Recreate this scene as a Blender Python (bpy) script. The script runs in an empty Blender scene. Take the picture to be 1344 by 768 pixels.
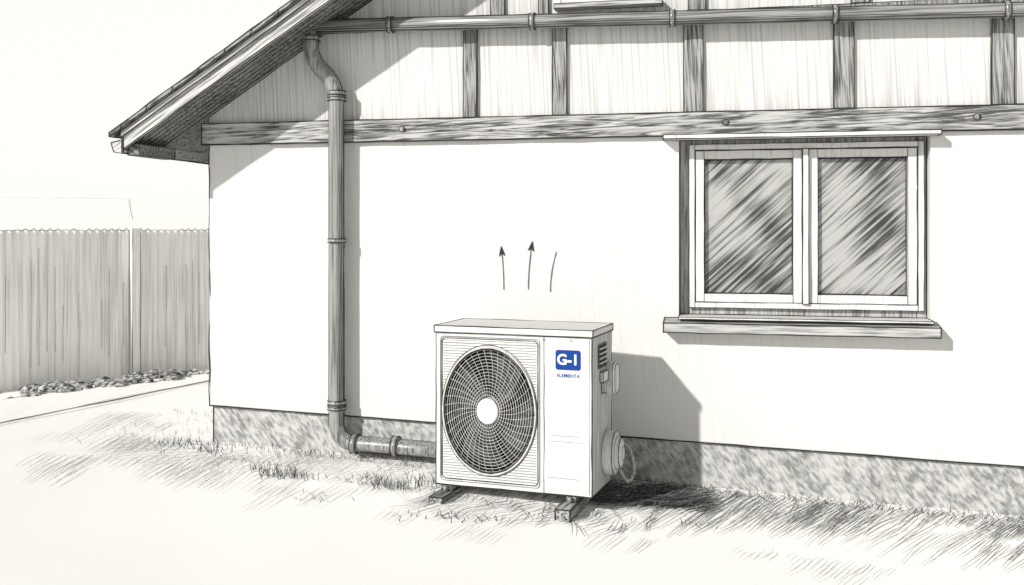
import bpy, bmesh, math, random
from mathutils import Vector, Matrix, noise
random.seed(7)
R=math.radians
scene=bpy.context.scene
COL=scene.collection

# ------------------------------------------------------------------ materials
def N(nt,t,**kw):
    n=nt.nodes.new(t)
    for k,v in kw.items(): setattr(n,k,v)
    return n
def mth(nt,op,a,b=None,clamp=False):
    n=N(nt,'ShaderNodeMath',operation=op,use_clamp=clamp)
    for i,v in enumerate((a,b)):
        if v is None: continue
        if isinstance(v,(int,float)): n.inputs[i].default_value=v
        else: nt.links.new(v,n.inputs[i])
    return n.outputs[0]
WARM=(1.0,0.99,0.962)
def tint(v): return (v*WARM[0],v*WARM[1],v*WARM[2],1)
def pencil(name,light,dark,rot=(0,0,0),scale=(120,120,4),lo=.45,hi=.6,patch=0.0,patch_scale=1.2,
           rough=.75,grain=.12,spec=.2,metal=0.0,distort=0.0,layer2=None):
    m=bpy.data.materials.new(name); m.use_nodes=True; nt=m.node_tree; nt.nodes.clear()
    out=N(nt,'ShaderNodeOutputMaterial'); b=N(nt,'ShaderNodeBsdfPrincipled')
    nt.links.new(b.outputs[0],out.inputs[0])
    tc=N(nt,'ShaderNodeTexCoord')
    def strokes(rot,scale,lo,hi,off=0):
        m1=N(nt,'ShaderNodeMapping'); m1.inputs['Rotation'].default_value=[R(a) for a in rot]
        m1.inputs['Location'].default_value=(off,off,off)
        m2=N(nt,'ShaderNodeMapping'); m2.inputs['Scale'].default_value=scale
        nt.links.new(tc.outputs['Object'],m1.inputs[0]); nt.links.new(m1.outputs[0],m2.inputs[0])
        n=N(nt,'ShaderNodeTexNoise'); n.inputs['Scale'].default_value=1; n.inputs['Detail'].default_value=3
        n.inputs['Distortion'].default_value=distort
        nt.links.new(m2.outputs[0],n.inputs['Vector'])
        v=n.outputs['Fac']
        if patch>0:
            p=N(nt,'ShaderNodeTexNoise'); p.inputs['Scale'].default_value=patch_scale; p.inputs['Detail'].default_value=2
            nt.links.new(m1.outputs[0],p.inputs['Vector'])
            v=mth(nt,'ADD',v,mth(nt,'MULTIPLY',mth(nt,'SUBTRACT',p.outputs['Fac'],.5),patch))
        mr=N(nt,'ShaderNodeMapRange'); nt.links.new(v,mr.inputs[0])
        mr.inputs[1].default_value=lo; mr.inputs[2].default_value=hi
        return mr.outputs[0]
    f=strokes(rot,scale,lo,hi)
    if layer2:
        f2=strokes(layer2[0],layer2[1],layer2[2],layer2[3],3.3)
        f=mth(nt,'MAXIMUM',f,f2)
    g=N(nt,'ShaderNodeTexNoise'); g.inputs['Scale'].default_value=260; g.inputs['Detail'].default_value=1
    nt.links.new(tc.outputs['Object'],g.inputs['Vector'])
    f=mth(nt,'ADD',f,mth(nt,'MULTIPLY',mth(nt,'SUBTRACT',g.outputs['Fac'],.5),grain*4),clamp=True)
    mx=N(nt,'ShaderNodeMix',data_type='RGBA')
    nt.links.new(f,mx.inputs[0]); mx.inputs[6].default_value=tint(light); mx.inputs[7].default_value=tint(dark)
    nt.links.new(mx.outputs[2],b.inputs['Base Color'])
    b.inputs['Roughness'].default_value=rough; b.inputs['Specular IOR Level'].default_value=spec
    b.inputs['Metallic'].default_value=metal
    return m
def flat(name,c,rough=.8,spec=.1):
    m=bpy.data.materials.new(name); m.use_nodes=True; b=m.node_tree.nodes['Principled BSDF']
    b.inputs['Base Color'].default_value=c if len(c)==4 else (*c,1)
    b.inputs['Roughness'].default_value=rough; b.inputs['Specular IOR Level'].default_value=spec
    return m

M_wall=pencil('plaster',.612,.50,rot=(0,4,0),scale=(105,105,2.5),lo=.53,hi=.82,patch=.75,patch_scale=.8,grain=.06)
M_panel=pencil('infill_boards',.59,.34,rot=(0,3,0),scale=(85,85,1.5),lo=.46,hi=.76,patch=.35,patch_scale=1.6,grain=.06)
M_plinth=pencil('plinth_roughcast',.50,.19,rot=(0,38,0),scale=(62,62,22),lo=.36,hi=.68,patch=.6,patch_scale=11,grain=.16)
M_beam=pencil('beam_timber',.46,.06,rot=(0,2,0),scale=(4,60,70),lo=.40,hi=.64,patch=.35,patch_scale=5,distort=1.2,grain=.12)
M_post=pencil('post_timber',.34,.055,rot=(0,3,0),scale=(110,110,5),lo=.39,hi=.64,patch=.3,patch_scale=5,distort=.5,grain=.12)
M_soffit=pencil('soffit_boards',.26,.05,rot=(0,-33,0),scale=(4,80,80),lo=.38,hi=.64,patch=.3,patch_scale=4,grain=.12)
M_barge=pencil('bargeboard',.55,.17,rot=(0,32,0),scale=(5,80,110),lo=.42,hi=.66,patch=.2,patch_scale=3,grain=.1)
M_tile=pencil('roof_tiles',.3,.06,rot=(0,32,0),scale=(14,30,110),lo=.42,hi=.6,grain=.12)
M_pipe=pencil('zinc_pipe',.28,.06,scale=(140,140,2.5),lo=.43,hi=.65,patch=.15,patch_scale=5,rough=.3,spec=.7,grain=.08)
M_pipeh=pencil('zinc_gutter',.28,.06,scale=(2.5,140,140),lo=.43,hi=.65,patch=.15,patch_scale=5,rough=.3,spec=.7,grain=.08)
M_frame=pencil('window_paint',.62,.42,scale=(90,90,6),lo=.52,hi=.78,patch=.2,grain=.05)
M_casing_shade=pencil('window_casing',.42,.14,scale=(100,100,5),lo=.40,hi=.68,patch=.2,grain=.1)  # darkened tone puts the shade of the window recess into the colour
M_sill=pencil('sill_metal',.46,.14,scale=(5,90,120),lo=.44,hi=.68,patch=.2,grain=.08)
M_glass_reflection=pencil('glass_painted_reflection',.38,.032,rot=(0,-47,0),scale=(85,85,3.0),lo=.35,hi=.64,patch=1.0,patch_scale=2.4,grain=.13,rough=.3,spec=.35)  # light diagonal streaks are reflections painted into the pane colour
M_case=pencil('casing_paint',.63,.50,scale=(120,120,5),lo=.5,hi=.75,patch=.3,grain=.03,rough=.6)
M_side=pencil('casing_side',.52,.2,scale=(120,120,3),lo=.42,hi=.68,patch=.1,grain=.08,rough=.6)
M_rail=pencil('rail_steel',.4,.08,rot=(0,0,0),scale=(100,6,100),lo=.4,hi=.62,grain=.12)
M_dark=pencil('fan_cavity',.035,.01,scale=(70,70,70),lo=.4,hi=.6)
M_blade=pencil('fan_blade',.09,.02,rot=(0,40,0),scale=(60,60,8),lo=.4,hi=.6)
M_wire=flat('guard_wire',(.50,.495,.475))
M_slat=flat('slat_line',(.22,.22,.214))
M_ink=flat('graphite_line',(.03,.03,.031))
M_soft=flat('graphite_soft',(.14,.14,.137))
M_mid=flat('graphite_mid',(.27,.27,.262))
M_pale=flat('graphite_pale',(.46,.455,.44))
M_hub=flat('hub_white',(.8,.79,.76))
M_blue=flat('label_blue',(.008,.045,.235),.6)
M_white=flat('label_white',(.9,.9,.9))
M_fence=pencil('fence_sheet',.97,.60,scale=(75,75,1.6),lo=.47,hi=.80,patch=.6,patch_scale=1,grain=.08)
M_far=flat('distant_wall',(.80,.79,.765))
M_stoneD=pencil('stone',.5,.04,rot=(20,30,0),scale=(30,30,60),lo=.4,hi=.6)
M_path=pencil('path_surface',.95,.88,rot=(0,0,-12),scale=(60,2,1),lo=.52,hi=.75,patch=.4,grain=.03)

# ------------------------------------------------------------------ geometry helpers
def empty(name,loc=(0,0,0),rz=0):
    e=bpy.data.objects.new(name,None); e.empty_display_size=.2
    e.location=loc; e.rotation_euler=(0,0,rz); COL.objects.link(e); return e
def mesh(name,v,f,mat,parent=None,smooth=False):
    me=bpy.data.meshes.new(name); me.from_pydata([tuple(p) for p in v],[],f); me.update()
    o=bpy.data.objects.new(name,me); COL.objects.link(o)
    if isinstance(mat,(list,tuple)):
        for m in mat: me.materials.append(m)
    else: me.materials.append(mat)
    if smooth:
        for p in me.polygons: p.use_smooth=True
    if parent: o.parent=parent
    return o
class Lines:
    def __init__(s): s.v=[]; s.f=[]
    def add(s,pts,r=.0022,closed=False,wob=.0012,taper=False,step=.09):
        P=[Vector(p) for p in pts]
        if closed: P.append(P[0].copy())
        Q=[P[0]]
        for a,b in zip(P,P[1:]):
            n=max(1,int((b-a).length/step))
            for i in range(1,n+1):
                q=a.lerp(b,i/n)
                if i<n and wob: q=q+Vector([random.uniform(-wob,wob) for _ in range(3)])
                Q.append(q)
        n=len(Q); base=len(s.v); k=4
        for i,q in enumerate(Q):
            t=(Q[min(i+1,n-1)]-Q[max(i-1,0)])
            if t.length<1e-9: t=Vector((0,0,1))
            t.normalize()
            a=t.cross(Vector((0,0,1)))
            if a.length<.05: a=t.cross(Vector((0,1,0)))
            a.normalize(); b=t.cross(a)
            rr=r*random.uniform(.7,1.25)
            if taper: rr*=max(.15,math.sin(math.pi*(i+.6)/(n+.2)))
            for j in range(k):
                an=2*math.pi*j/k+.78
                s.v.append(q+a*math.cos(an)*rr+b*math.sin(an)*rr)
        for i in range(n-1):
            for j in range(k):
                s.f.append((base+i*k+j,base+i*k+(j+1)%k,base+(i+1)*k+(j+1)%k,base+(i+1)*k+j))
    def box(s,x0,x1,y0,y1,z0,z1,r=.0022):
        c=[(x,y,z) for z in (z0,z1) for x,y in ((x0,y0),(x1,y0),(x1,y1),(x0,y1))]
        for a,b in ((0,1),(1,2),(2,3),(3,0),(4,5),(5,6),(6,7),(7,4),(0,4),(1,5),(2,6),(3,7)):
            s.add((c[a],c[b]),r)
    def done(s,name,mat,parent): return mesh(name,s.v,s.f,mat,parent)
BF=[(0,3,2,1),(4,5,6,7),(0,1,5,4),(1,2,6,5),(2,3,7,6),(3,0,4,7)]
def box(name,x0,x1,y0,y1,z0,z1,mat,parent,L=None,bev=0,r=.0022):
    v=[(x0,y0,z0),(x1,y0,z0),(x1,y1,z0),(x0,y1,z0),(x0,y0,z1),(x1,y0,z1),(x1,y1,z1),(x0,y1,z1)]
    o=mesh(name,v,BF,mat,parent)
    if bev:
        m=o.modifiers.new('b','BEVEL'); m.width=bev; m.segments=3
    if L: L.box(x0,x1,y0,y1,z0,z1,r)
    return o
def hexa(name,v,mat,parent,L=None,r=.0022):
    o=mesh(name,v,BF,mat,parent)
    if L:
        for a,b in ((0,1),(1,2),(2,3),(3,0),(4,5),(5,6),(6,7),(7,4),(0,4),(1,5),(2,6),(3,7)): L.add((v[a],v[b]),r)
    return o
def sweep(name,pts,rad,mat,parent,k=20,cap=True):
    P=[Vector(p) for p in pts]; n=len(P)
    v=[];f=[]; up=None
    for i in range(n):
        t=(P[min(i+1,n-1)]-P[max(i-1,0)]).normalized()
        if up is None: up=t.cross(Vector((0,1,0))) if abs(t.y)<.8 else t.cross(Vector((1,0,0)))
        up=(up-t*up.dot(t)).normalized(); b=t.cross(up)
        rr=rad[i] if isinstance(rad,(list,tuple)) else rad
        for j in range(k):
            a=2*math.pi*j/k; v.append(P[i]+up*math.cos(a)*rr+b*math.sin(a)*rr)
    for i in range(n-1):
        for j in range(k): f.append((i*k+j,i*k+(j+1)%k,(i+1)*k+(j+1)%k,(i+1)*k+j))
    if cap: f.append(tuple(range(k-1,-1,-1))); f.append(tuple((n-1)*k+j for j in range(k)))
    return mesh(name,v,f,mat,parent,True)
def rounded(pts,r,n=8):
    P=[Vector(p) for p in pts]; out=[P[0]]
    for i in range(1,len(P)-1):
        a=(P[i-1]-P[i]); b=(P[i+1]-P[i]); d=min(r,a.length*.49,b.length*.49)
        s=P[i]+a.normalized()*d; e=P[i]+b.normalized()*d
        for j in range(n+1):
            t=j/n; out.append(s*(1-t)**2+P[i]*2*t*(1-t)+e*t*t)
    out.append(P[-1]); return out
def gz(x,y=0):
    xc=max(-3.2,min(3.2,x)); return -.035-.04*xc

# ------------------------------------------------------------------ ground
def axis(lo,hi):
    a=[-300,-120,-50,-25,-12,-8]
    m=[lo+(hi-lo)*i/90 for i in range(91)]
    return a+m+[8,12,25,50,120,300]
xs=axis(-6,6); ys=axis(-6,6)
v=[];f=[]
for y in ys:
    for x in xs:
        z=gz(x,y)
        if abs(x)<6 and abs(y)<6: z+=.006*(noise.noise(Vector((x*2.2,y*2.2,0))))
        v.append((x,y,z))
nx=len(xs)
for j in range(len(ys)-1):
    for i in range(nx-1):
        f.append((j*nx+i,j*nx+i+1,(j+1)*nx+i+1,(j+1)*nx+i))
Mg=pencil('ground_soil',.95,.55,rot=(0,0,-30),scale=(60,3.5,1),lo=.49,hi=.74,patch=.45,patch_scale=1.6,grain=.03)
# hatch only where the grass verge is (a strip beside the house)
nt=Mg.node_tree
mix=[n for n in nt.nodes if n.bl_idname=='ShaderNodeMix'][0]
src=mix.inputs[0].links[0].from_socket
tc=[n for n in nt.nodes if n.bl_idname=='ShaderNodeTexCoord'][0]
sx=N(nt,'ShaderNodeSeparateXYZ'); nt.links.new(tc.outputs['Object'],sx.inputs[0])
nz=N(nt,'ShaderNodeTexNoise'); nz.inputs['Scale'].default_value=1.4; nt.links.new(tc.outputs['Object'],nz.inputs['Vector'])
yy=mth(nt,'ADD',sx.outputs[1],mth(nt,'MULTIPLY',mth(nt,'SUBTRACT',nz.outputs['Fac'],.5),.9))
def mr(val,a,b):
    q=N(nt,'ShaderNodeMapRange'); nt.links.new(val,q.inputs[0]); q.inputs[1].default_value=a; q.inputs[2].default_value=b; return q.outputs[0]
k1=mr(yy,-.75,-.05); k2=mr(yy,.6,.25); k3=mr(sx.outputs[0],-3.3,-2.5)
msk=mth(nt,'MULTIPLY',mth(nt,'MULTIPLY',k1,k2),k3)
nt.links.new(mth(nt,'MULTIPLY',src,msk),mix.inputs[0])
mesh('ground',v,f,Mg,None,True)

# path at the left
pl=[(-3.99-.35,.195-1.55),(-3.99,.195),(-3.647,1.75),(-3.0,4.6)]
pr=[(-5.3,-.9),(-4.72,.35),(-4.0,1.85),(-3.35,4.6)]
v=[];f=[]
for (a,b) in zip(pr,pl):
    v.append((a[0],a[1],gz(a[0])+.007)); v.append((b[0],b[1],gz(b[0])+.007))
for i in range(3): f.append((2*i,2*i+1,2*i+3,2*i+2))
path=empty('footpath'); mesh('surface',v,f,M_path,path)
L=Lines()
for off in (.01,.09):
    L.add([(p[0]+off,p[1],gz(p[0])+.009) for p in pl],.0018,wob=.006,step=.3)
L.add([(p[0],p[1],gz(p[0])+.009) for p in pr],.002,wob=.01,step=.3)
L.done('edge_lines',M_pale,path)

# ------------------------------------------------------------------ house
H=empty('timber_framed_house'); L=Lines()
X0,X1,DEP=-2.658,5.6,6.0
def pz(x): return .263-.032*(x-X0)
OX0,OX1,OZ0,OZ1=-.205,.925,.775,1.63
gx=[X0,OX0,OX1,X1]; v=[];f=[]
for zi in range(4):
    for x in gx:
        z=[pz(x),OZ0,OZ1,1.70][zi]; v.append((x,0,z))
for zi in range(3):
    for xi in range(3):
        if zi==1 and xi==1: continue
        a=zi*4+xi; f.append((a,a+1,a+5,a+4))
b=len(v); RD=.16
v+= [(OX0,RD,OZ0),(OX1,RD,OZ0),(OX1,RD,OZ1),(OX0,RD,OZ1)]
hole=[5,6,10,9]
for i in range(4): f.append((hole[i],hole[(i+1)%4],b+(i+1)%4,b+i))
b=len(v)
v+=[(X0,DEP,pz(X0)),(X1,DEP,pz(X1)),(X1,DEP,1.7),(X0,DEP,1.7)]
f+=[(0,b,b+3,12),(3,15,b+2,b+1),(b,b+1,b+2,b+3)]
mesh('plaster_wall',v,f,M_wall,H)
# plinth, set back 15 mm
v=[(X0+.015,.015,-.4),(X1,.015,-.4),(X1,DEP-.01,-.4),(X0+.015,DEP-.01,-.4),
   (X0+.015,.015,pz(X0)+.01),(X1,.015,pz(X1)+.01),(X1,DEP-.01,pz(X1)+.01),(X0+.015,DEP-.01,pz(X0)+.01)]
mesh('plinth',v,BF,M_plinth,H)
L.add([(X0,-.002,pz(X0)),(X1,-.002,pz(X1))],.0045)
L.add([(X0,-.001,pz(X0)),(X0,-.001,1.65)],.0026,wob=.005)
L.add([(X0+.015,.012,0),(X0+.015,.012,pz(X0))],.003)
# gable
T=.63
def sz(x): return 1.805+T*(x+2.65)
AX=(X0+X1)/2; AZ=sz(AX)
gv=[(X0,0,1.70),(X1,0,1.70),(X1,0,sz(X0)),(AX,0,AZ),(X0,0,sz(X0))]
gv+=[(a,DEP,c) for a,_,c in gv]
mesh('gable_infill',gv,[(0,1,2,3,4),(9,8,7,6,5),(0,4,9,5),(1,6,7,2)],M_panel,H)
# beam and posts
box('tie_beam',X0-.03,X1,-.03,.0-.001,1.642,1.752,M_beam,H,L,.004,.0034)
for x in (-1.58,.013,1.114,2.1):
    sweep('beam_peg',[(x,-.036,1.70),(x,-.028,1.70)],.013,M_post,H,12)
    L.add([(x+.016*math.cos(a),-.034,1.70+.014*math.sin(a)) for a in [i*.7 for i in range(10)]],.0026)
# wandering grain lines and checks in the beam
for i in range(46):
    x=random.uniform(X0,1.6); zz=random.uniform(1.652,1.742); ln=random.uniform(.12,.5); ph=random.uniform(0,6)
    L.add([(x+ln*t/6,-.0305,max(1.648,min(1.747,zz+.006*math.sin(ph+t*1.1)))) for t in range(7)],.0012,wob=.0005,taper=True)
for x,w in ((-1.231,.068),(-.780,.070),(-.136,.090),(.547,.088),(1.225,.092),(1.95,.09),(2.7,.09),(3.5,.09)):
    box('post',x-w/2,x+w/2,-.02,-.001,1.755,min(sz(x) if x<AX else 9,2.20),M_post,H,L,.002,.0026)
box('upper_rail',-2.0,X1-.6,-.018,-.0015,2.203,2.235,M_post,H,L)
for x,w in ((-1.09,.07),(-.86,.05),(-.12,.08),(.62,.08),(1.3,.08)):
    box('upper_post',x-w/2,x+w/2,-.02,-.001,2.238,min(sz(x)-.01,3.2),M_post,H,L,.002)
# upper window
box('upper_window_sill',-.80,-.28,-.06,-.001,2.268,2.29,M_sill,H,L)
box('upper_window_frame',-.77,-.31,-.03,-.002,2.293,2.75,M_frame,H,L)
box('upper_window_glass',-.73,-.56,-.034,-.031,2.33,2.71,M_glass_reflection,H,L)
box('upper_window_glass',-.52,-.35,-.034,-.031,2.33,2.71,M_glass_reflection,H,L)
# roof slabs
YF=-.36; EX=-2.93
def slab(name,dz0,dz1,y0,y1,mat,ex=EX,Lr=None,r=.003):
    for s in (1,-1):
        def P(x,y,d):
            z=sz(x)+d
            return ((x if s==1 else 2*AX-x),y,z)
        a,bx=ex,AX
        v=[P(a,y0,dz0),P(bx,y0,dz0),P(bx,y1,dz0),P(a,y1,dz0),P(a,y0,dz1),P(bx,y0,dz1),P(bx,y1,dz1),P(a,y1,dz1)]
        if s==-1: v=[v[i] for i in (1,0,3,2,5,4,7,6)]
        hexa(name,v,mat,H,Lr,r)
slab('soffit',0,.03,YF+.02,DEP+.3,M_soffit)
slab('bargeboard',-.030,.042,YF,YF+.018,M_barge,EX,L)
slab('roof_deck',.032,.064,YF-.012,DEP+.3,M_barge,EX-.01,L)
slab('roof_tiles',.066,.088,YF-.03,DEP+.32,M_tile,EX-.06,L)
# soffit board joints
for i in range(8):
    y=YF+.02+.045*i
    if y<-.01: L.add([(EX,y,sz(EX)-.002),(AX,y,sz(AX)-.002)],.0016)
for i in range(26):
    x=EX+.14*i
    L.add([(x,YF-.032,sz(x)+.062),(x+.01,YF-.032,sz(x)+.09)],.0016)
# eave end: fascia, boxed gutter end
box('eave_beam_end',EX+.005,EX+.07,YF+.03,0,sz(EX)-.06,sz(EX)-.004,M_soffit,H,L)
box('fascia',EX-.012,EX+.003,YF+.02,DEP,sz(EX)-.05,sz(EX)+.03,M_barge,H,L)
g0=EX-.012
hexa('eave_gutter',[(g0-.045,YF+.005,sz(EX)-.045),(g0-.001,YF+.005,sz(EX)-.052),(g0-.001,DEP,sz(EX)-.052),(g0-.045,DEP,sz(EX)-.045),
                    (g0-.062,YF+.005,sz(EX)+.002),(g0-.001,YF+.005,sz(EX)+.016),(g0-.001,DEP,sz(EX)+.016),(g0-.062,DEP,sz(EX)+.002)],M_barge,H,L,.003)
L.add([(X0,-.003,sz(X0)-.01),(-1.3,-.003,sz(-1.3)-.004)],.003)

# window
fx0,fx1,fz0,fz1=-.155,.905,.805,1.605
def frame(name,x0,x1,z0,z1,w,y0,y1,mat):
    box(name+'_left',x0,x0+w,y0,y1,z0,z1,mat,H,L,0,.0016)
    box(name+'_right',x1-w,x1,y0,y1,z0,z1,mat,H,L,0,.0016)
    box(name+'_bottom',x0+w,x1-w,y0+.001,y1,z0,z0+w,mat,H,L,0,.0016)
    box(name+'_top',x0+w,x1-w,y0+.001,y1,z1-w,z1,mat,H,L,0,.0016)
frame('window_casing',OX0+.004,OX1-.004,OZ0+.012,OZ1-.004,.042,.075,.11,M_casing_shade)
frame('window_frame',fx0-.002,fx1+.002,fz0+.015,fz1-.002,.026,.05,.12,M_frame)
MX=.382
box('window_mullion',MX-.014,MX+.014,.035,.12,.845,1.575,M_frame,H,L)
frame('left_sash',-.127,MX-.016,.848,1.573,.040,.055,.11,M_frame)
frame('right_sash',MX+.016,.877,.848,1.573,.040,.055,.11,M_frame)
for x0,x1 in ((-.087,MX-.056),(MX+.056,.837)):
    box('glass',x0-.004,x1+.004,.085,.09,.884,1.537,M_glass_reflection,H)
    L.box(x0+.002,x1-.002,.082,.083,.890,1.531,.0035)
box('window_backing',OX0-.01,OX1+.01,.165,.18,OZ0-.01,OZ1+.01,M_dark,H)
box('window_head',-.275,.955,-.085,-.001,1.622,1.642,M_frame,H,L,0,.003)
sv=[(-.272,-.10,.712),(.95,-.10,.712),(.95,-.001,.712),(-.272,-.001,.712),(-.272,-.10,.757),(.95,-.10,.757),(.95,-.001,.773),(-.272,-.001,.773)]
hexa('window_sill',sv,M_sill,H,L,.0034)
box('window_inner_sill',OX0+.002,OX1-.002,-.09,.10,.7745,.784,M_frame,H,L)
L.done('outline',M_ink,H)

# ------------------------------------------------------------------ gutter + downpipe
G=empty('rain_gutter'); L=Lines(); GY=-.09
def gp(x): return (x,GY,2.2255-.0203*(x+2.037))
sweep('pipe',[gp(-2.14),gp(-1),gp(0),gp(1.3),gp(3.2)],.034,M_pipeh,G,24)
for x in (-2.14,-2.03,-1.62,-.90,-.23,.50,1.22,2.0,2.7):
    c=gp(x)
    sweep('joint_ring',[(c[0]-.011,c[1],c[2]),(c[0]+.011,c[1],c[2])],.041,M_pipe,G,24)
    for d in (-.012,.012):
        L.add([(c[0]+d,c[1]+.0415*math.cos(a),c[2]+.0415*math.sin(a)) for a in [i*math.pi/10 for i in range(21)]],.0022,wob=0)
    if x>-2.1: 
        sweep('bracket',[(c[0],c[1],c[2]),(c[0],-.004,c[2]+.0)],.008,M_pipe,G,8)
def gl(dy,dz,r): L.add([(x,GY+dy,gp(x)[2]+dz) for x in (-2.12,-1,0,1,3)],r)
gl(-.02,.0285,.0016); gl(-.016,-.031,.0035); gl(0,.0345,.0028); gl(-.028,-.0205,.0018); gl(-.032,-.0125,.0013)
L.done('outline',M_ink,G)

D=empty('downpipe'); L=Lines()
PX=-1.914
pts=rounded([(-2.045,GY,2.21),(-2.045,GY,2.06),(PX,-.075,1.93),(PX,-.07,1.0),(PX,-.07,.118),(-1.62,-.075,.108),(-1.0,-.09,.09)],.10,10)
sweep('pipe',pts,.0395,M_pipe,D,28)
def ring(c,d,r=.046,h=.012):
    c=Vector(c);d=Vector(d).normalized()
    sweep('collar',[c-d*h,c+d*h],r,M_pipe,D,28)
    a=d.cross(Vector((0,1,0))); a.normalize(); b=d.cross(a)
    for s in (-h,h):
        L.add([c+d*s+a*math.cos(t)*(r+.0006)+b*math.sin(t)*(r+.0006) for t in [i*math.pi/12 for i in range(25)]],.0024,wob=0)
for z,h in ((1.885,.010),(1.855,.008),(1.138,.010),(.318,.010),(.290,.007)): ring((PX,-.07,z),(0,0,1),h=h)
ring((-2.045,GY,2.165),(0,0,1))
for x in (-1.815,-1.60): ring((x,-.075,.113),(1,0,-.03),.049,.014)
for z in (1.138,.30): box('wall_bracket',PX-.012,PX+.012,-.04,-.001,z-.01,z+.01,M_pipe,D)
for an,r in ((-.15,.003),(math.pi+.25,.003),(-.5,.0018),(-.8,.0014),(math.pi+.55,.0013)):
    for za,zb in ((1.84,1.15),(1.12,.33),(.27,.2)):
        L.add([(PX+.0395*math.cos(an),-.07+.0395*math.sin(an),z) for z in (za,zb)],r,wob=.0006)
for an,r in ((-1.9,.0026),(-2.1,.0015),(1.2,.003),(-2.35,.0013)):
    L.add([(x,-.078+.0395*math.cos(an),.1095-.03*(x+1.7)+.0395*math.sin(an)) for x in (-1.78,-1.3)],r,wob=.0006)
def bend(i0,i1):
    seg=pts[i0:i1]
    for s in (-1,1):
        q=[]
        for i,p in enumerate(seg):
            a=seg[max(i-1,0)]; b=seg[min(i+1,len(seg)-1)]; t=(b-a).normalized(); nn=t.cross(Vector((0,-1,0))).normalized()
            q.append(p+nn*.0395*s)
        L.add(q,.0026,wob=.0005)
bend(0,24); bend(33,46)
L.done('outline',M_ink,D)

# ------------------------------------------------------------------ heat pump
U=empty('heat_pump_unit',(-1.2505,-.5473,0),R(-7.5)); L=Lines(); LS=Lines(); LW=Lines()
W,DP,ZB,ZT=.718,.34,.063,.769
cx,cz,ra,rb=.252,.402,.216,.278
n=64; v=[];f=[]
for i in range(n):
    a=2*math.pi*i/n
    c,s=math.cos(a),math.sin(a)
    tx=((W-cx) if c>0 else cx)/max(abs(c),1e-6); tz=((ZT-.03-cz) if s>0 else (cz-ZB))/max(abs(s),1e-6)
    t=min(tx,tz); v.append((cx+c*t,0,cz+s*t))
cor=[(0,ZB),(W,ZB),(W,ZT-.03),(0,ZT-.03)]
for q in cor:
    i=min(range(n),key=lambda i:(v[i][0]-q[0])**2+(v[i][2]-q[1])**2); v[i]=(q[0],0,q[1])
for i in range(n):
    a=2*math.pi*i/n; v.append((cx+ra*math.cos(a),0,cz+rb*math.sin(a)))
for i in range(n):
    a=2*math.pi*i/n; v.append((cx+ra*math.cos(a),.11,cz+rb*math.sin(a)))
for i in range(n):
    j=(i+1)%n; f.append((i,n+i,n+j,j)[::-1])
mesh('front_panel',v[:2*n],f,M_case,U)
tv=v[n:]; tf=[(i,(i+1)%n,n+(i+1)%n,n+i) for i in range(n)]+[tuple(n+i for i in range(n))]
mesh('fan_shroud',tv,tf,M_dark,U)
mesh('casing_body',[(0,0,ZB),(W,0,ZB),(W,DP,ZB),(0,DP,ZB),(0,0,ZT-.03),(W,0,ZT-.03),(W,DP,ZT-.03),(0,DP,ZT-.03)],
     [(0,3,2,1),(2,3,7,6),(3,0,4,7)],M_case,U)
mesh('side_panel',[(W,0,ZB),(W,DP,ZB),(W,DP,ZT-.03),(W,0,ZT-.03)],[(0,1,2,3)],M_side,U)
box('top_cover',-.006,W+.006,-.008,DP+.006,ZT-.030,ZT,M_case,U,L,.006,.0024)
L.box(0,W,0,DP,ZB,ZT-.031,.0026)
L.add([(W,-.001,ZB),(W,-.001,ZT-.03)],.003)
L.add([(0,-.001,ZB),(W,-.001,ZB)],.004)
LS.add([(W-.012,-.001,ZB+.01),(W-.012,-.001,ZT-.04)],.0012)
lx0,lx1,lz0,lz1=.030,.478,.092,.715
L.add(rounded([(lx0+.1,-.002,lz0),(lx1,-.002,lz0),(lx1,-.002,lz1),(lx0,-.002,lz1),(lx0,-.002,lz0),(lx0+.1,-.002,lz0)],.02,5),.0022,wob=0)
LS.add(rounded([(lx0+.1,-.003,lz0-.009),(lx1+.008,-.003,lz0-.009),(lx1+.008,-.003,lz1+.007),(lx0-.007,-.003,lz1+.007),(lx0-.007,-.003,lz0-.009),(lx0+.1,-.003,lz0-.009)],.02,5),.0016,wob=0)
z=lz0+.012
LV=Lines()
while z<lz1-.006:
    q=1-((z-cz)/(rb+.008))**2
    if q>0:
        h=(ra+.008)*math.sqrt(q)
        if cx-h-lx0>.01: LV.add([(lx0+.006,-.001,z),(cx-h,-.001,z)],.0018,wob=0)
        if lx1-cx-h>.01: LV.add([(cx+h,-.001,z),(lx1-.006,-.001,z)],.0018,wob=0)
    else: LV.add([(lx0+.006,-.001,z),(lx1-.006,-.001,z)],.0018,wob=0)
    z+=.0118
LV.done('louvre_slats',M_slat,U)
def ell(k,y,m=64): return [(cx+ra*k*math.cos(2*math.pi*i/m),y,cz+rb*k*math.sin(2*math.pi*i/m)) for i in range(m)]
for i in range(15):
    k=.26+.70*i/14
    LW.add(ell(k,-.016*(1-k*k)),.00125,True,wob=0,step=1)
for i in range(40):
    a=2*math.pi*i/40; p=[]
    for j in range(7):
        k=.20+.80*j/6; aa=a+.35*(k-.2)
        p.append((cx+ra*k*math.cos(aa),-.014*(1-k*k)-.002,cz+rb*k*math.sin(aa)))
    LW.add(p,.00095,wob=0,step=1)
LW.done('fan_guard',M_wire,U)
LR=Lines(); LR.add(ell(1.0,-.006,96),.0045,True,wob=0,step=1); LR.done('guard_rim',M_wire,U)
L.add(ell(1.035,-.002,96),.0017,True,wob=0,step=1)
L.add(ell(.97,-.004,96),.003,True,wob=0,step=1)
hv=[(cx,-.03,cz)];hf=[]
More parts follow.
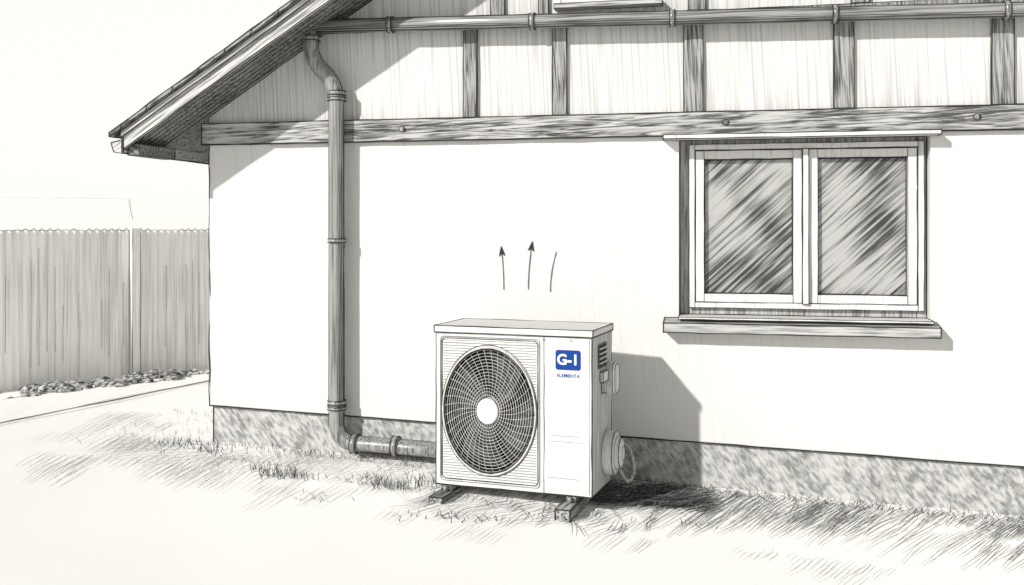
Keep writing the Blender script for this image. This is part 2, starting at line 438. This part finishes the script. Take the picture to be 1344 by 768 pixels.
for r_,y_ in ((.03,-.029),(.045,-.025),(.051,-.016),(.051,.02)):
    for i in range(32): hv.append((cx+r_*math.cos(i*math.pi/16),y_,cz+r_*1.12*math.sin(i*math.pi/16)))
for i in range(32):
    hf.append((0,1+i,1+(i+1)%32))
    for q in range(3): hf.append((1+q*32+i,1+(q+1)*32+i,1+(q+1)*32+(i+1)%32,1+q*32+(i+1)%32))
mesh('fan_hub',hv,hf,M_hub,U,True)
L.add([(cx+.052*math.cos(i*math.pi/16),-.015,cz+.0585*math.sin(i*math.pi/16)) for i in range(33)],.0018,wob=0)
for b_ in range(4):
    a0=b_*math.pi/2+.4; v=[];f=[]
    for i in range(9):
        k=.2+.74*i/8
        for j in range(7):
            a=a0+(j/6)*1.05+.5*k*k; v.append((cx+ra*k*math.cos(a),.035+.05*j/6,cz+rb*k*math.sin(a)))
    for i in range(8):
        for j in range(6): f.append((i*7+j,i*7+j+1,(i+1)*7+j+1,(i+1)*7+j))
    mesh('fan_blade',v,f,M_blade,U,True)
LS.add([(.505,-.001,ZB+.004),(.505,-.001,ZT-.035)],.002)
LS.add([(.54,-.001,.315),(.66,-.001,.315)],.0011); LS.add([(.525,-.001,.29),(.67,-.001,.29)],.0008)
LS.add([(.52,-.001,.135),(.66,-.001,.133)],.0011)
for x in (.50,.62): LS.add([(x,-.002,.722),(x+.012,-.002,.722)],.002)
v=[]
bx0,bx1,bz0,bz1,br=.558,.668,.598,.682,.010
for (ax,az,st) in ((bx1-br,bz1-br,0),(bx0+br,bz1-br,90),(bx0+br,bz0+br,180),(bx1-br,bz0+br,270)):
    for i in range(6): v.append((ax+br*math.cos(R(st+18*i)),-.004,az+br*math.sin(R(st+18*i))))
m_=len(v); v2=v+[(a,-.0002,c) for a,_,c in v]
mesh('label_plate',v2,[tuple(range(m_-1,-1,-1))]+[(i,(i+1)%m_,m_+(i+1)%m_,m_+i) for i in range(m_)],M_blue,U)
def text(name,s,x,z,size,mat,y=-.0048,off=0):
    c=bpy.data.curves.new(name,'FONT'); c.body=s; c.size=size; c.align_x='CENTER'; c.align_y='CENTER'; c.extrude=.0003; c.offset=off
    c.materials.append(mat); o=bpy.data.objects.new(name,c); COL.objects.link(o); o.parent=U
    o.location=(x,y,z); o.rotation_euler=(R(90),0,0)
text('label_text','G-1',.613,.640,.062,M_white,off=.0014)
text('maker_text','ELEMENTA',.614,.572,.021,M_blue,-.001,off=.0003)
box('side_vent',W+.0005,W+.004,.10,.23,.600,.690,M_dark,U)
for i in range(4): box('vent_slat',W+.004,W+.010,.105,.225,.612+.021*i,.618+.021*i,M_wire,U)
LS.box(W,W+.006,.095,.235,.595,.695,.002)
box('latch',W+.001,W+.016,.13,.22,.53,.575,M_case,U,L,.004,.0018)
box('latch_tongue',W+.001,W+.012,.16,.19,.48,.529,M_case,U,L,.003,.0018)
# rounded-rectangle valve cover near the back edge
def cover(name,x0,dx,yc,zc,hy,hz,r):
    o_=[]
    for (sy,sz_,st) in ((1,1,0),(-1,1,90),(-1,-1,180),(1,-1,270)):
        for i in range(7):
            a=R(st+15*i); o_.append((yc+sy*(hy-r)+r*math.cos(a),zc+sz_*(hz-r)+r*math.sin(a)))
    n_=len(o_); v=[(x0,y,z) for y,z in o_]+[(x0+dx*.75,y,z) for y,z in o_]+[(x0+dx,yc+(y-yc)*.82,zc+(z-zc)*.88) for y,z in o_]
    f=[]
    for q in range(2):
        for i in range(n_): f.append((q*n_+i,q*n_+(i+1)%n_,(q+1)*n_+(i+1)%n_,(q+1)*n_+i))
    f.append(tuple(2*n_+i for i in range(n_)))
    mesh(name,v,f,M_case,U)
    for q in range(3): L.add(v[q*n_:(q+1)*n_],.0016,True,wob=0)
cover('valve_cover',W,.040,.285,.530,.050,.072,.038)
def lathe(name,c,prof,mat,sz_=1.0,k=32):
    v=[];f=[]
    for x,r_ in prof:
        for i in range(k): v.append((c[0]+x,c[1]+r_*math.cos(2*math.pi*i/k),c[2]+r_*sz_*math.sin(2*math.pi*i/k)))
    for q in range(len(prof)-1):
        for i in range(k): f.append((q*k+i,q*k+(i+1)%k,(q+1)*k+(i+1)%k,(q+1)*k+i))
    f.append(tuple((len(prof)-1)*k+i for i in range(k)))
    mesh(name,v,f,mat,U,True)
    for x,r_ in prof:
        if r_>.02: L.add([(c[0]+x,c[1]+r_*1.01*math.cos(2*math.pi*i/k),c[2]+r_*sz_*1.01*math.sin(2*math.pi*i/k)) for i in range(k+1)],.0017,wob=0)
lathe('service_valve',(W,.245,.205),[(0,.088),(.046,.088),(.050,.064),(.070,.060),(.078,.03)],M_case,1.10)
cab=rounded([(W+.05,.28,.13),(W+.085,.30,.055),(W+.105,.36,.09),(W+.08,.40,.20),(W-.02,.40,.24)],.05,6)
sweep('power_cable',cab,.007,M_side,U,10)
for x in (.055,.625):
    gz0=-.012
    box('foot_rail',x-.032,x+.032,-.125,DP+.10,gz0,.036,M_rail,U,L,.002,.003)
    for y in (-.0,.28):
        box('foot_bracket',x-.022,x+.022,y,y+.045,.0365,ZB-.001,M_rail,U,L,0,.002)
        sweep('bolt',[(x,y-.018,.036),(x,y-.018,.062)],.009,M_pipe,U,10)
L.done('outline',M_ink,U); LS.done('panel_lines',M_soft,U)

# ------------------------------------------------------------------ airflow arrows marked on the wall
def arrow(x,z0,z1,lean,head=True):
    e=empty('airflow_arrow'); l=Lines()
    p=[(x+lean*t*t,-.004,z0+(z1-z0)*t) for t in [i/6 for i in range(7)]]
    l.add(p,.0024,wob=.0006,taper=False)
    l.done('shaft',M_soft,e)
    if head:
        t=Vector(p[-1]); d=(t-Vector(p[-2])).normalized(); s=Vector((d.z,0,-d.x))
        a=t+d*.012; 
        mesh('arrowhead',[a+Vector((0,-.002,0)),t-d*.045+s*.017+Vector((0,-.002,0)),t-d*.030+Vector((0,-.002,0)),t-d*.045-s*.017+Vector((0,-.002,0))],[(0,1,2),(0,2,3)],M_ink,e)
arrow(-1.062,.897,1.105,-.012); arrow(-.938,.90,1.13,.02); arrow(-.828,.89,1.085,.03,False)

# ------------------------------------------------------------------ fence
F=empty('corrugated_fence'); L=Lines()
A=Vector((-4.81,1.07,0)); dr=Vector((.83,1.32,0)).normalized(); nr=Vector((dr.y,-dr.x,0))
v=[];f=[]; s=-1.4; st=.01; k=0
while s<3.6:
    o=nr*(.006*math.sin(2*math.pi*s/.055))
    p=A+dr*s+o
    v+=[(p.x,p.y,0.0),(p.x,p.y,1.185+.003*math.sin(s*9))]; s+=st; k+=1
for i in range(k-1): f.append((2*i,2*i+2,2*i+3,2*i+1))
mesh('sheet',v,f,M_fence,F,True)
L2=Lines(); s=-1.4
while s<3.5:
    p=A+dr*s+nr*.014
    L.add([p+Vector((0,0,1.19)),p+dr*.055+Vector((0,0,1.185))],.003,wob=.003,step=.02)
    if random.random()<.6: L.add([p+Vector((0,0,1.185)),p+dr*.02+Vector((0,0,1.202)),p+dr*.035+Vector((0,0,1.187))],.0028)
    if random.random()<.6:
        z1=random.uniform(.07,.4)
        L2.add([p+Vector((0,0,z1)),p+Vector((0,0,random.uniform(.6,1.18)))],.0016,wob=.002)
    s+=.055
for s in (.93,2.4,-.6):
    p=A+dr*s+nr*.02
    q=[p-dr*.03,p+dr*.03,p+dr*.03+nr*.04,p-dr*.03+nr*.04]
    vv=[(a.x,a.y,.0) for a in q]+[(a.x,a.y,1.20) for a in q]
    mesh('post',vv,BF,M_fence,F)
    for a in (q[2],q[3]): L2.add([(a.x,a.y,.05),(a.x,a.y,1.2)],.0035)
L.done('top_outline',M_mid,F); L2.done('rib_lines',M_mid,F)
v=[];f=[]
def stone(c,r):
    bm=bmesh.new(); bmesh.ops.create_icosphere(bm,subdivisions=2,radius=r)
    sd=random.random()*50; sc=(random.uniform(.9,1.6),random.uniform(.8,1.3),random.uniform(.5,.8))
    b0=len(v)
    for q in bm.verts:
        p=q.co*(1+.5*noise.noise(q.co/r*1.1+Vector((sd,0,0))))
        v.append((c[0]+p.x*sc[0],c[1]+p.y*sc[1],c[2]+p.z*sc[2]))
    for q in bm.faces: f.append(tuple(b0+w.index for w in q.verts))
    bm.free()
for i in range(110):
    s=random.gauss(.6,.5); 
    if s<-1.2 or s>2.2: continue
    p=A+dr*s+nr*random.uniform(.06,.42); r=random.choice((.012,.018,.025,.04,.055))
    stone((p.x,p.y,gz(p.x)+r*.3),r)
mesh('rubble_pile',v,f,M_stoneD,None)

# distant neighbour house: a long pale roof whose ridge barely reads against the sky
NH=empty('neighbour_house'); L=Lines()
def cw(u,w,z): return (u*.9781-w*.2079,-4.8+u*.2079+w*.9781,z)
q=[(-19,26),(-3,26),(-3,32),(-19,32)]
mesh('walls',[cw(a,b,-.1) for a,b in q]+[cw(a,b,1.0) for a,b in q],BF,M_far,NH)
rv=[cw(-19.3,25.7,.95),cw(-2.7,25.7,.95),cw(-2.7,29,2.02),cw(-19.3,29,2.12),cw(-2.7,32.3,.95),cw(-19.3,32.3,.95)]
mesh('roof',rv,[(0,1,2,3),(3,2,4,5),(1,4,2),(0,3,5)],M_far,NH)
L.add([rv[3],cw(-12,28.98,2.085),cw(-11.2,28.9,2.07),cw(-10.5,27.2,1.50)],.006,step=.8,wob=.015)
L.done('outline',M_pale,NH)

# ------------------------------------------------------------------ grass (one mass) : upright blades + lying stalks
v=[];f=[];mi=[]
def blade(x,y,h,lean,w,m):
    z=gz(x)-.004; lx,ly=lean
    s=Vector((.978,.208,0))*w
    p0=Vector((x,y,z)); p1=p0+Vector((lx*.4,ly*.4,h*.6)); p2=p0+Vector((lx,ly,h))
    b=len(v); v.extend([p0-s,p0+s,p1+s*.7,p1-s*.7,p2]); f.extend([(b,b+1,b+2,b+3),(b+3,b+2,b+4)]); mi.extend([m,m])
def combdir(x,y):
    # wind-combed direction, fanning out gently along the wall
    u=x*.978+(y+4.8)*.208; w=-.208*x+.978*(y+4.8)
    du=-.42-(u/w); dw=-1
    return math.atan2(du*.208+dw*.978, du*.978-dw*.208)
def stalk(x,y,ln,w,m,ang=None,sp=6):
    if ang is None: ang=combdir(x,y)+R(random.gauss(0,sp))
    d=Vector((math.cos(ang),math.sin(ang),0)); s=Vector((-d.y,d.x,0))
    n=5; b=len(v); cur=random.uniform(-.03,.03)*ln
    for i in range(n+1):
        t=i/n; p=Vector((x,y,0))+d*ln*t+s*cur*math.sin(math.pi*t)
        ww=w*(.35+.65*math.sin(math.pi*min(1,t*.8+.15)))
        z=gz(p.x)+.010+.004*math.sin(math.pi*t)
        v.append((p.x-s.x*ww,p.y-s.y*ww,z)); v.append((p.x+s.x*ww,p.y+s.y*ww,z))
    for i in range(n): f.append((b+2*i,b+2*i+1,b+2*i+3,b+2*i+2)); mi.append(m)
def cluster(x,y,ln,m,nn,w=.0021,dx=.040):
    for i in range(nn):
        stalk(x+i*dx*random.uniform(.85,1.15),y+random.gauss(0,.02),ln*random.uniform(.75,1.15),w,m,None,2.2)
# along the wall foot
for i in range(700):
    x=random.uniform(-2.75,1.9); y=-abs(random.gauss(0,.07))-.005
    blade(x,y,random.uniform(.012,.045),(random.uniform(-.03,.03),random.uniform(-.02,.0)),.0017,random.choice((0,1,1,2)))
# left patch
for i in range(420):
    x=random.uniform(-2.9,-1.35); y=-abs(random.gauss(.05,.2))
    if noise.noise(Vector((x*3,y*3,1)))<0: continue
    blade(x,y,random.uniform(.01,.03),(random.uniform(-.03,.03),random.uniform(-.03,.0)),.0016,random.choice((1,1,2)))
for i in range(120):
    x=random.uniform(-3.0,-1.3); y=random.uniform(-.3,.0)-abs(random.gauss(0,.1))
    stalk(x,y,random.uniform(.1,.3),.0014,random.choice((2,2,3)),R(random.gauss(-135,10)))
for c in range(34):
    cluster(random.uniform(-3.3,-1.55),random.uniform(-.75,.05),random.uniform(.15,.40),random.choice((2,3,3)),random.randint(4,9),.0016,.036)
for c in range(9):
    cluster(random.uniform(-3.6,-2.9),random.uniform(-.2,.7),random.uniform(.2,.4),random.choice((2,3)),random.randint(5,8),.0016,.036)
for i in range(70):
    x=random.uniform(-3.3,-2.7); y=random.uniform(-.3,.7)
    blade(x,y,random.uniform(.02,.05),(random.uniform(-.03,.03),-.01),.0015,random.choice((1,2)))
for (tx,ty,nn,hh) in ((-2.02,-.52,42,.06),(-1.92,-.5,30,.06),(-2.12,-.45,20,.05),(-1.52,-.50,26,.05),(-1.43,-.52,34,.06),(-1.33,-.42,26,.07),(-2.55,-.2,20,.06),(-2.8,-.1,18,.05),(-.35,-.2,30,.06),(-1.6,-.42,20,.05),(-1.1,-.86,18,.035),(-.95,-.84,16,.03),(-1.25,-.9,10,.03),(-1.7,-.8,12,.025),(-.1,-.62,12,.03)):
    for i in range(nn):
        blade(tx+random.gauss(0,.06),ty+random.gauss(0,.03),hh*random.uniform(.5,1.15),(random.uniform(-.04,.03),random.uniform(-.02,.01)),.002,random.choice((0,1,1)))
# dense dark stalks deepening the unit's shadow, below it and on its cable side
for i in range(380):
    x=random.uniform(-1.3,-.25); y=random.uniform(-.8,-.05)
    stalk(x,y,random.uniform(.06,.2),.002,random.choice((0,1,1,2)),R(random.gauss(-120,20)))
for i in range(520):
    x=random.uniform(-.55,.0); y=random.uniform(-.40,-.02)
    stalk(x,y,random.uniform(.08,.22),.003,random.choice((0,0,1)),R(random.gauss(-150,15)))
# combed strokes right of the unit
for c in range(40):
    y=-.05-abs(random.gauss(0,.27))
    if y<-.66: y=-.35
    cluster(random.uniform(-.35,1.7),y,random.uniform(.2,.5),random.choice((1,1,2)) if y>-.22 else random.choice((1,2,2,3)),random.randint(5,10))
for i in range(80):
    x=random.uniform(-.3,1.9); y=-.02-abs(random.gauss(0,.10))
    stalk(x,y,random.uniform(.1,.3),.0016,random.choice((1,2)))
for c in range(8):
    cluster(random.uniform(-1.6,.7),random.uniform(-1.0,-.7),random.uniform(.1,.25),3,random.randint(5,9),.0014,.03)
def zig(x0,y0,x1,y1,n,a):
    for i in range(n):
        x=x0+(x1-x0)*i/n; y=y0+(y1-y0)*i/n
        blade(x,y,a*random.uniform(.6,1.2),(random.choice((-1,1))*a*random.uniform(.6,1.3),0),.002,0)
zig(.0,-.10,1.35,-.10,60,.033); zig(-2.45,-.30,-2.0,-.36,16,.03); zig(-1.7,-.5,-1.35,-.52,18,.03); zig(-2.1,-.1,-1.4,-.14,30,.03); zig(-2.85,-.15,-2.5,-.2,12,.03)
g=mesh('grass',v,f,[M_ink,M_soft,M_mid,M_pale],None)
for p,m in zip(g.data.polygons,mi): p.material_index=m

# ------------------------------------------------------------------ sky + light
sd=Vector((.67,1,-.63)).normalized()
w=bpy.data.worlds.new('World'); scene.world=w; w.use_nodes=True; nt=w.node_tree; nt.nodes.clear()
out=N(nt,'ShaderNodeOutputWorld')
sky=N(nt,'ShaderNodeTexSky',sky_type='NISHITA'); sky.sun_disc=False
sky.sun_elevation=math.asin(-sd.z); sky.sun_rotation=math.atan2(-sd.x,-sd.y)
hs=N(nt,'ShaderNodeHueSaturation'); hs.inputs['Saturation'].default_value=.05; nt.links.new(sky.outputs[0],hs.inputs['Color'])
b1=N(nt,'ShaderNodeBackground'); b1.inputs[1].default_value=.01; nt.links.new(hs.outputs[0],b1.inputs[0])
tc=N(nt,'ShaderNodeTexCoord'); sx=N(nt,'ShaderNodeSeparateXYZ'); nt.links.new(tc.outputs['Generated'],sx.inputs[0])
q=N(nt,'ShaderNodeMapRange'); q.interpolation_type='SMOOTHSTEP'; nt.links.new(sx.outputs[2],q.inputs[0]); q.inputs[1].default_value=.24; q.inputs[2].default_value=.5
mx=N(nt,'ShaderNodeMix',data_type='RGBA'); nt.links.new(q.outputs[0],mx.inputs[0])
mx.inputs[6].default_value=(.955,.948,.915,1); mx.inputs[7].default_value=(.17,.17,.167,1)
b2=N(nt,'ShaderNodeBackground'); b2.inputs[1].default_value=1; nt.links.new(mx.outputs[2],b2.inputs[0])
ad=N(nt,'ShaderNodeAddShader'); nt.links.new(b1.outputs[0],ad.inputs[0]); nt.links.new(b2.outputs[0],ad.inputs[1]); nt.links.new(ad.outputs[0],out.inputs[0])
sl=bpy.data.lights.new('sun','SUN'); sl.energy=4.7; sl.angle=R(1.2); sl.color=(1,.988,.955)
so=bpy.data.objects.new('sun',sl); COL.objects.link(so); so.rotation_euler=sd.to_track_quat('-Z','Y').to_euler(); so.location=(-4,-8,6)

cam=bpy.data.cameras.new('camera'); co=bpy.data.objects.new('camera',cam); COL.objects.link(co)
co.location=(0,-4.8,1.2); co.rotation_euler=(R(90),0,R(12)); cam.sensor_width=36; cam.lens=36*1300/1344; cam.shift_y=-84/1344
cam.clip_end=1500; cam.clip_start=.05
scene.camera=co
scene.view_settings.view_transform='Standard'; scene.view_settings.look='None'; scene.view_settings.exposure=0
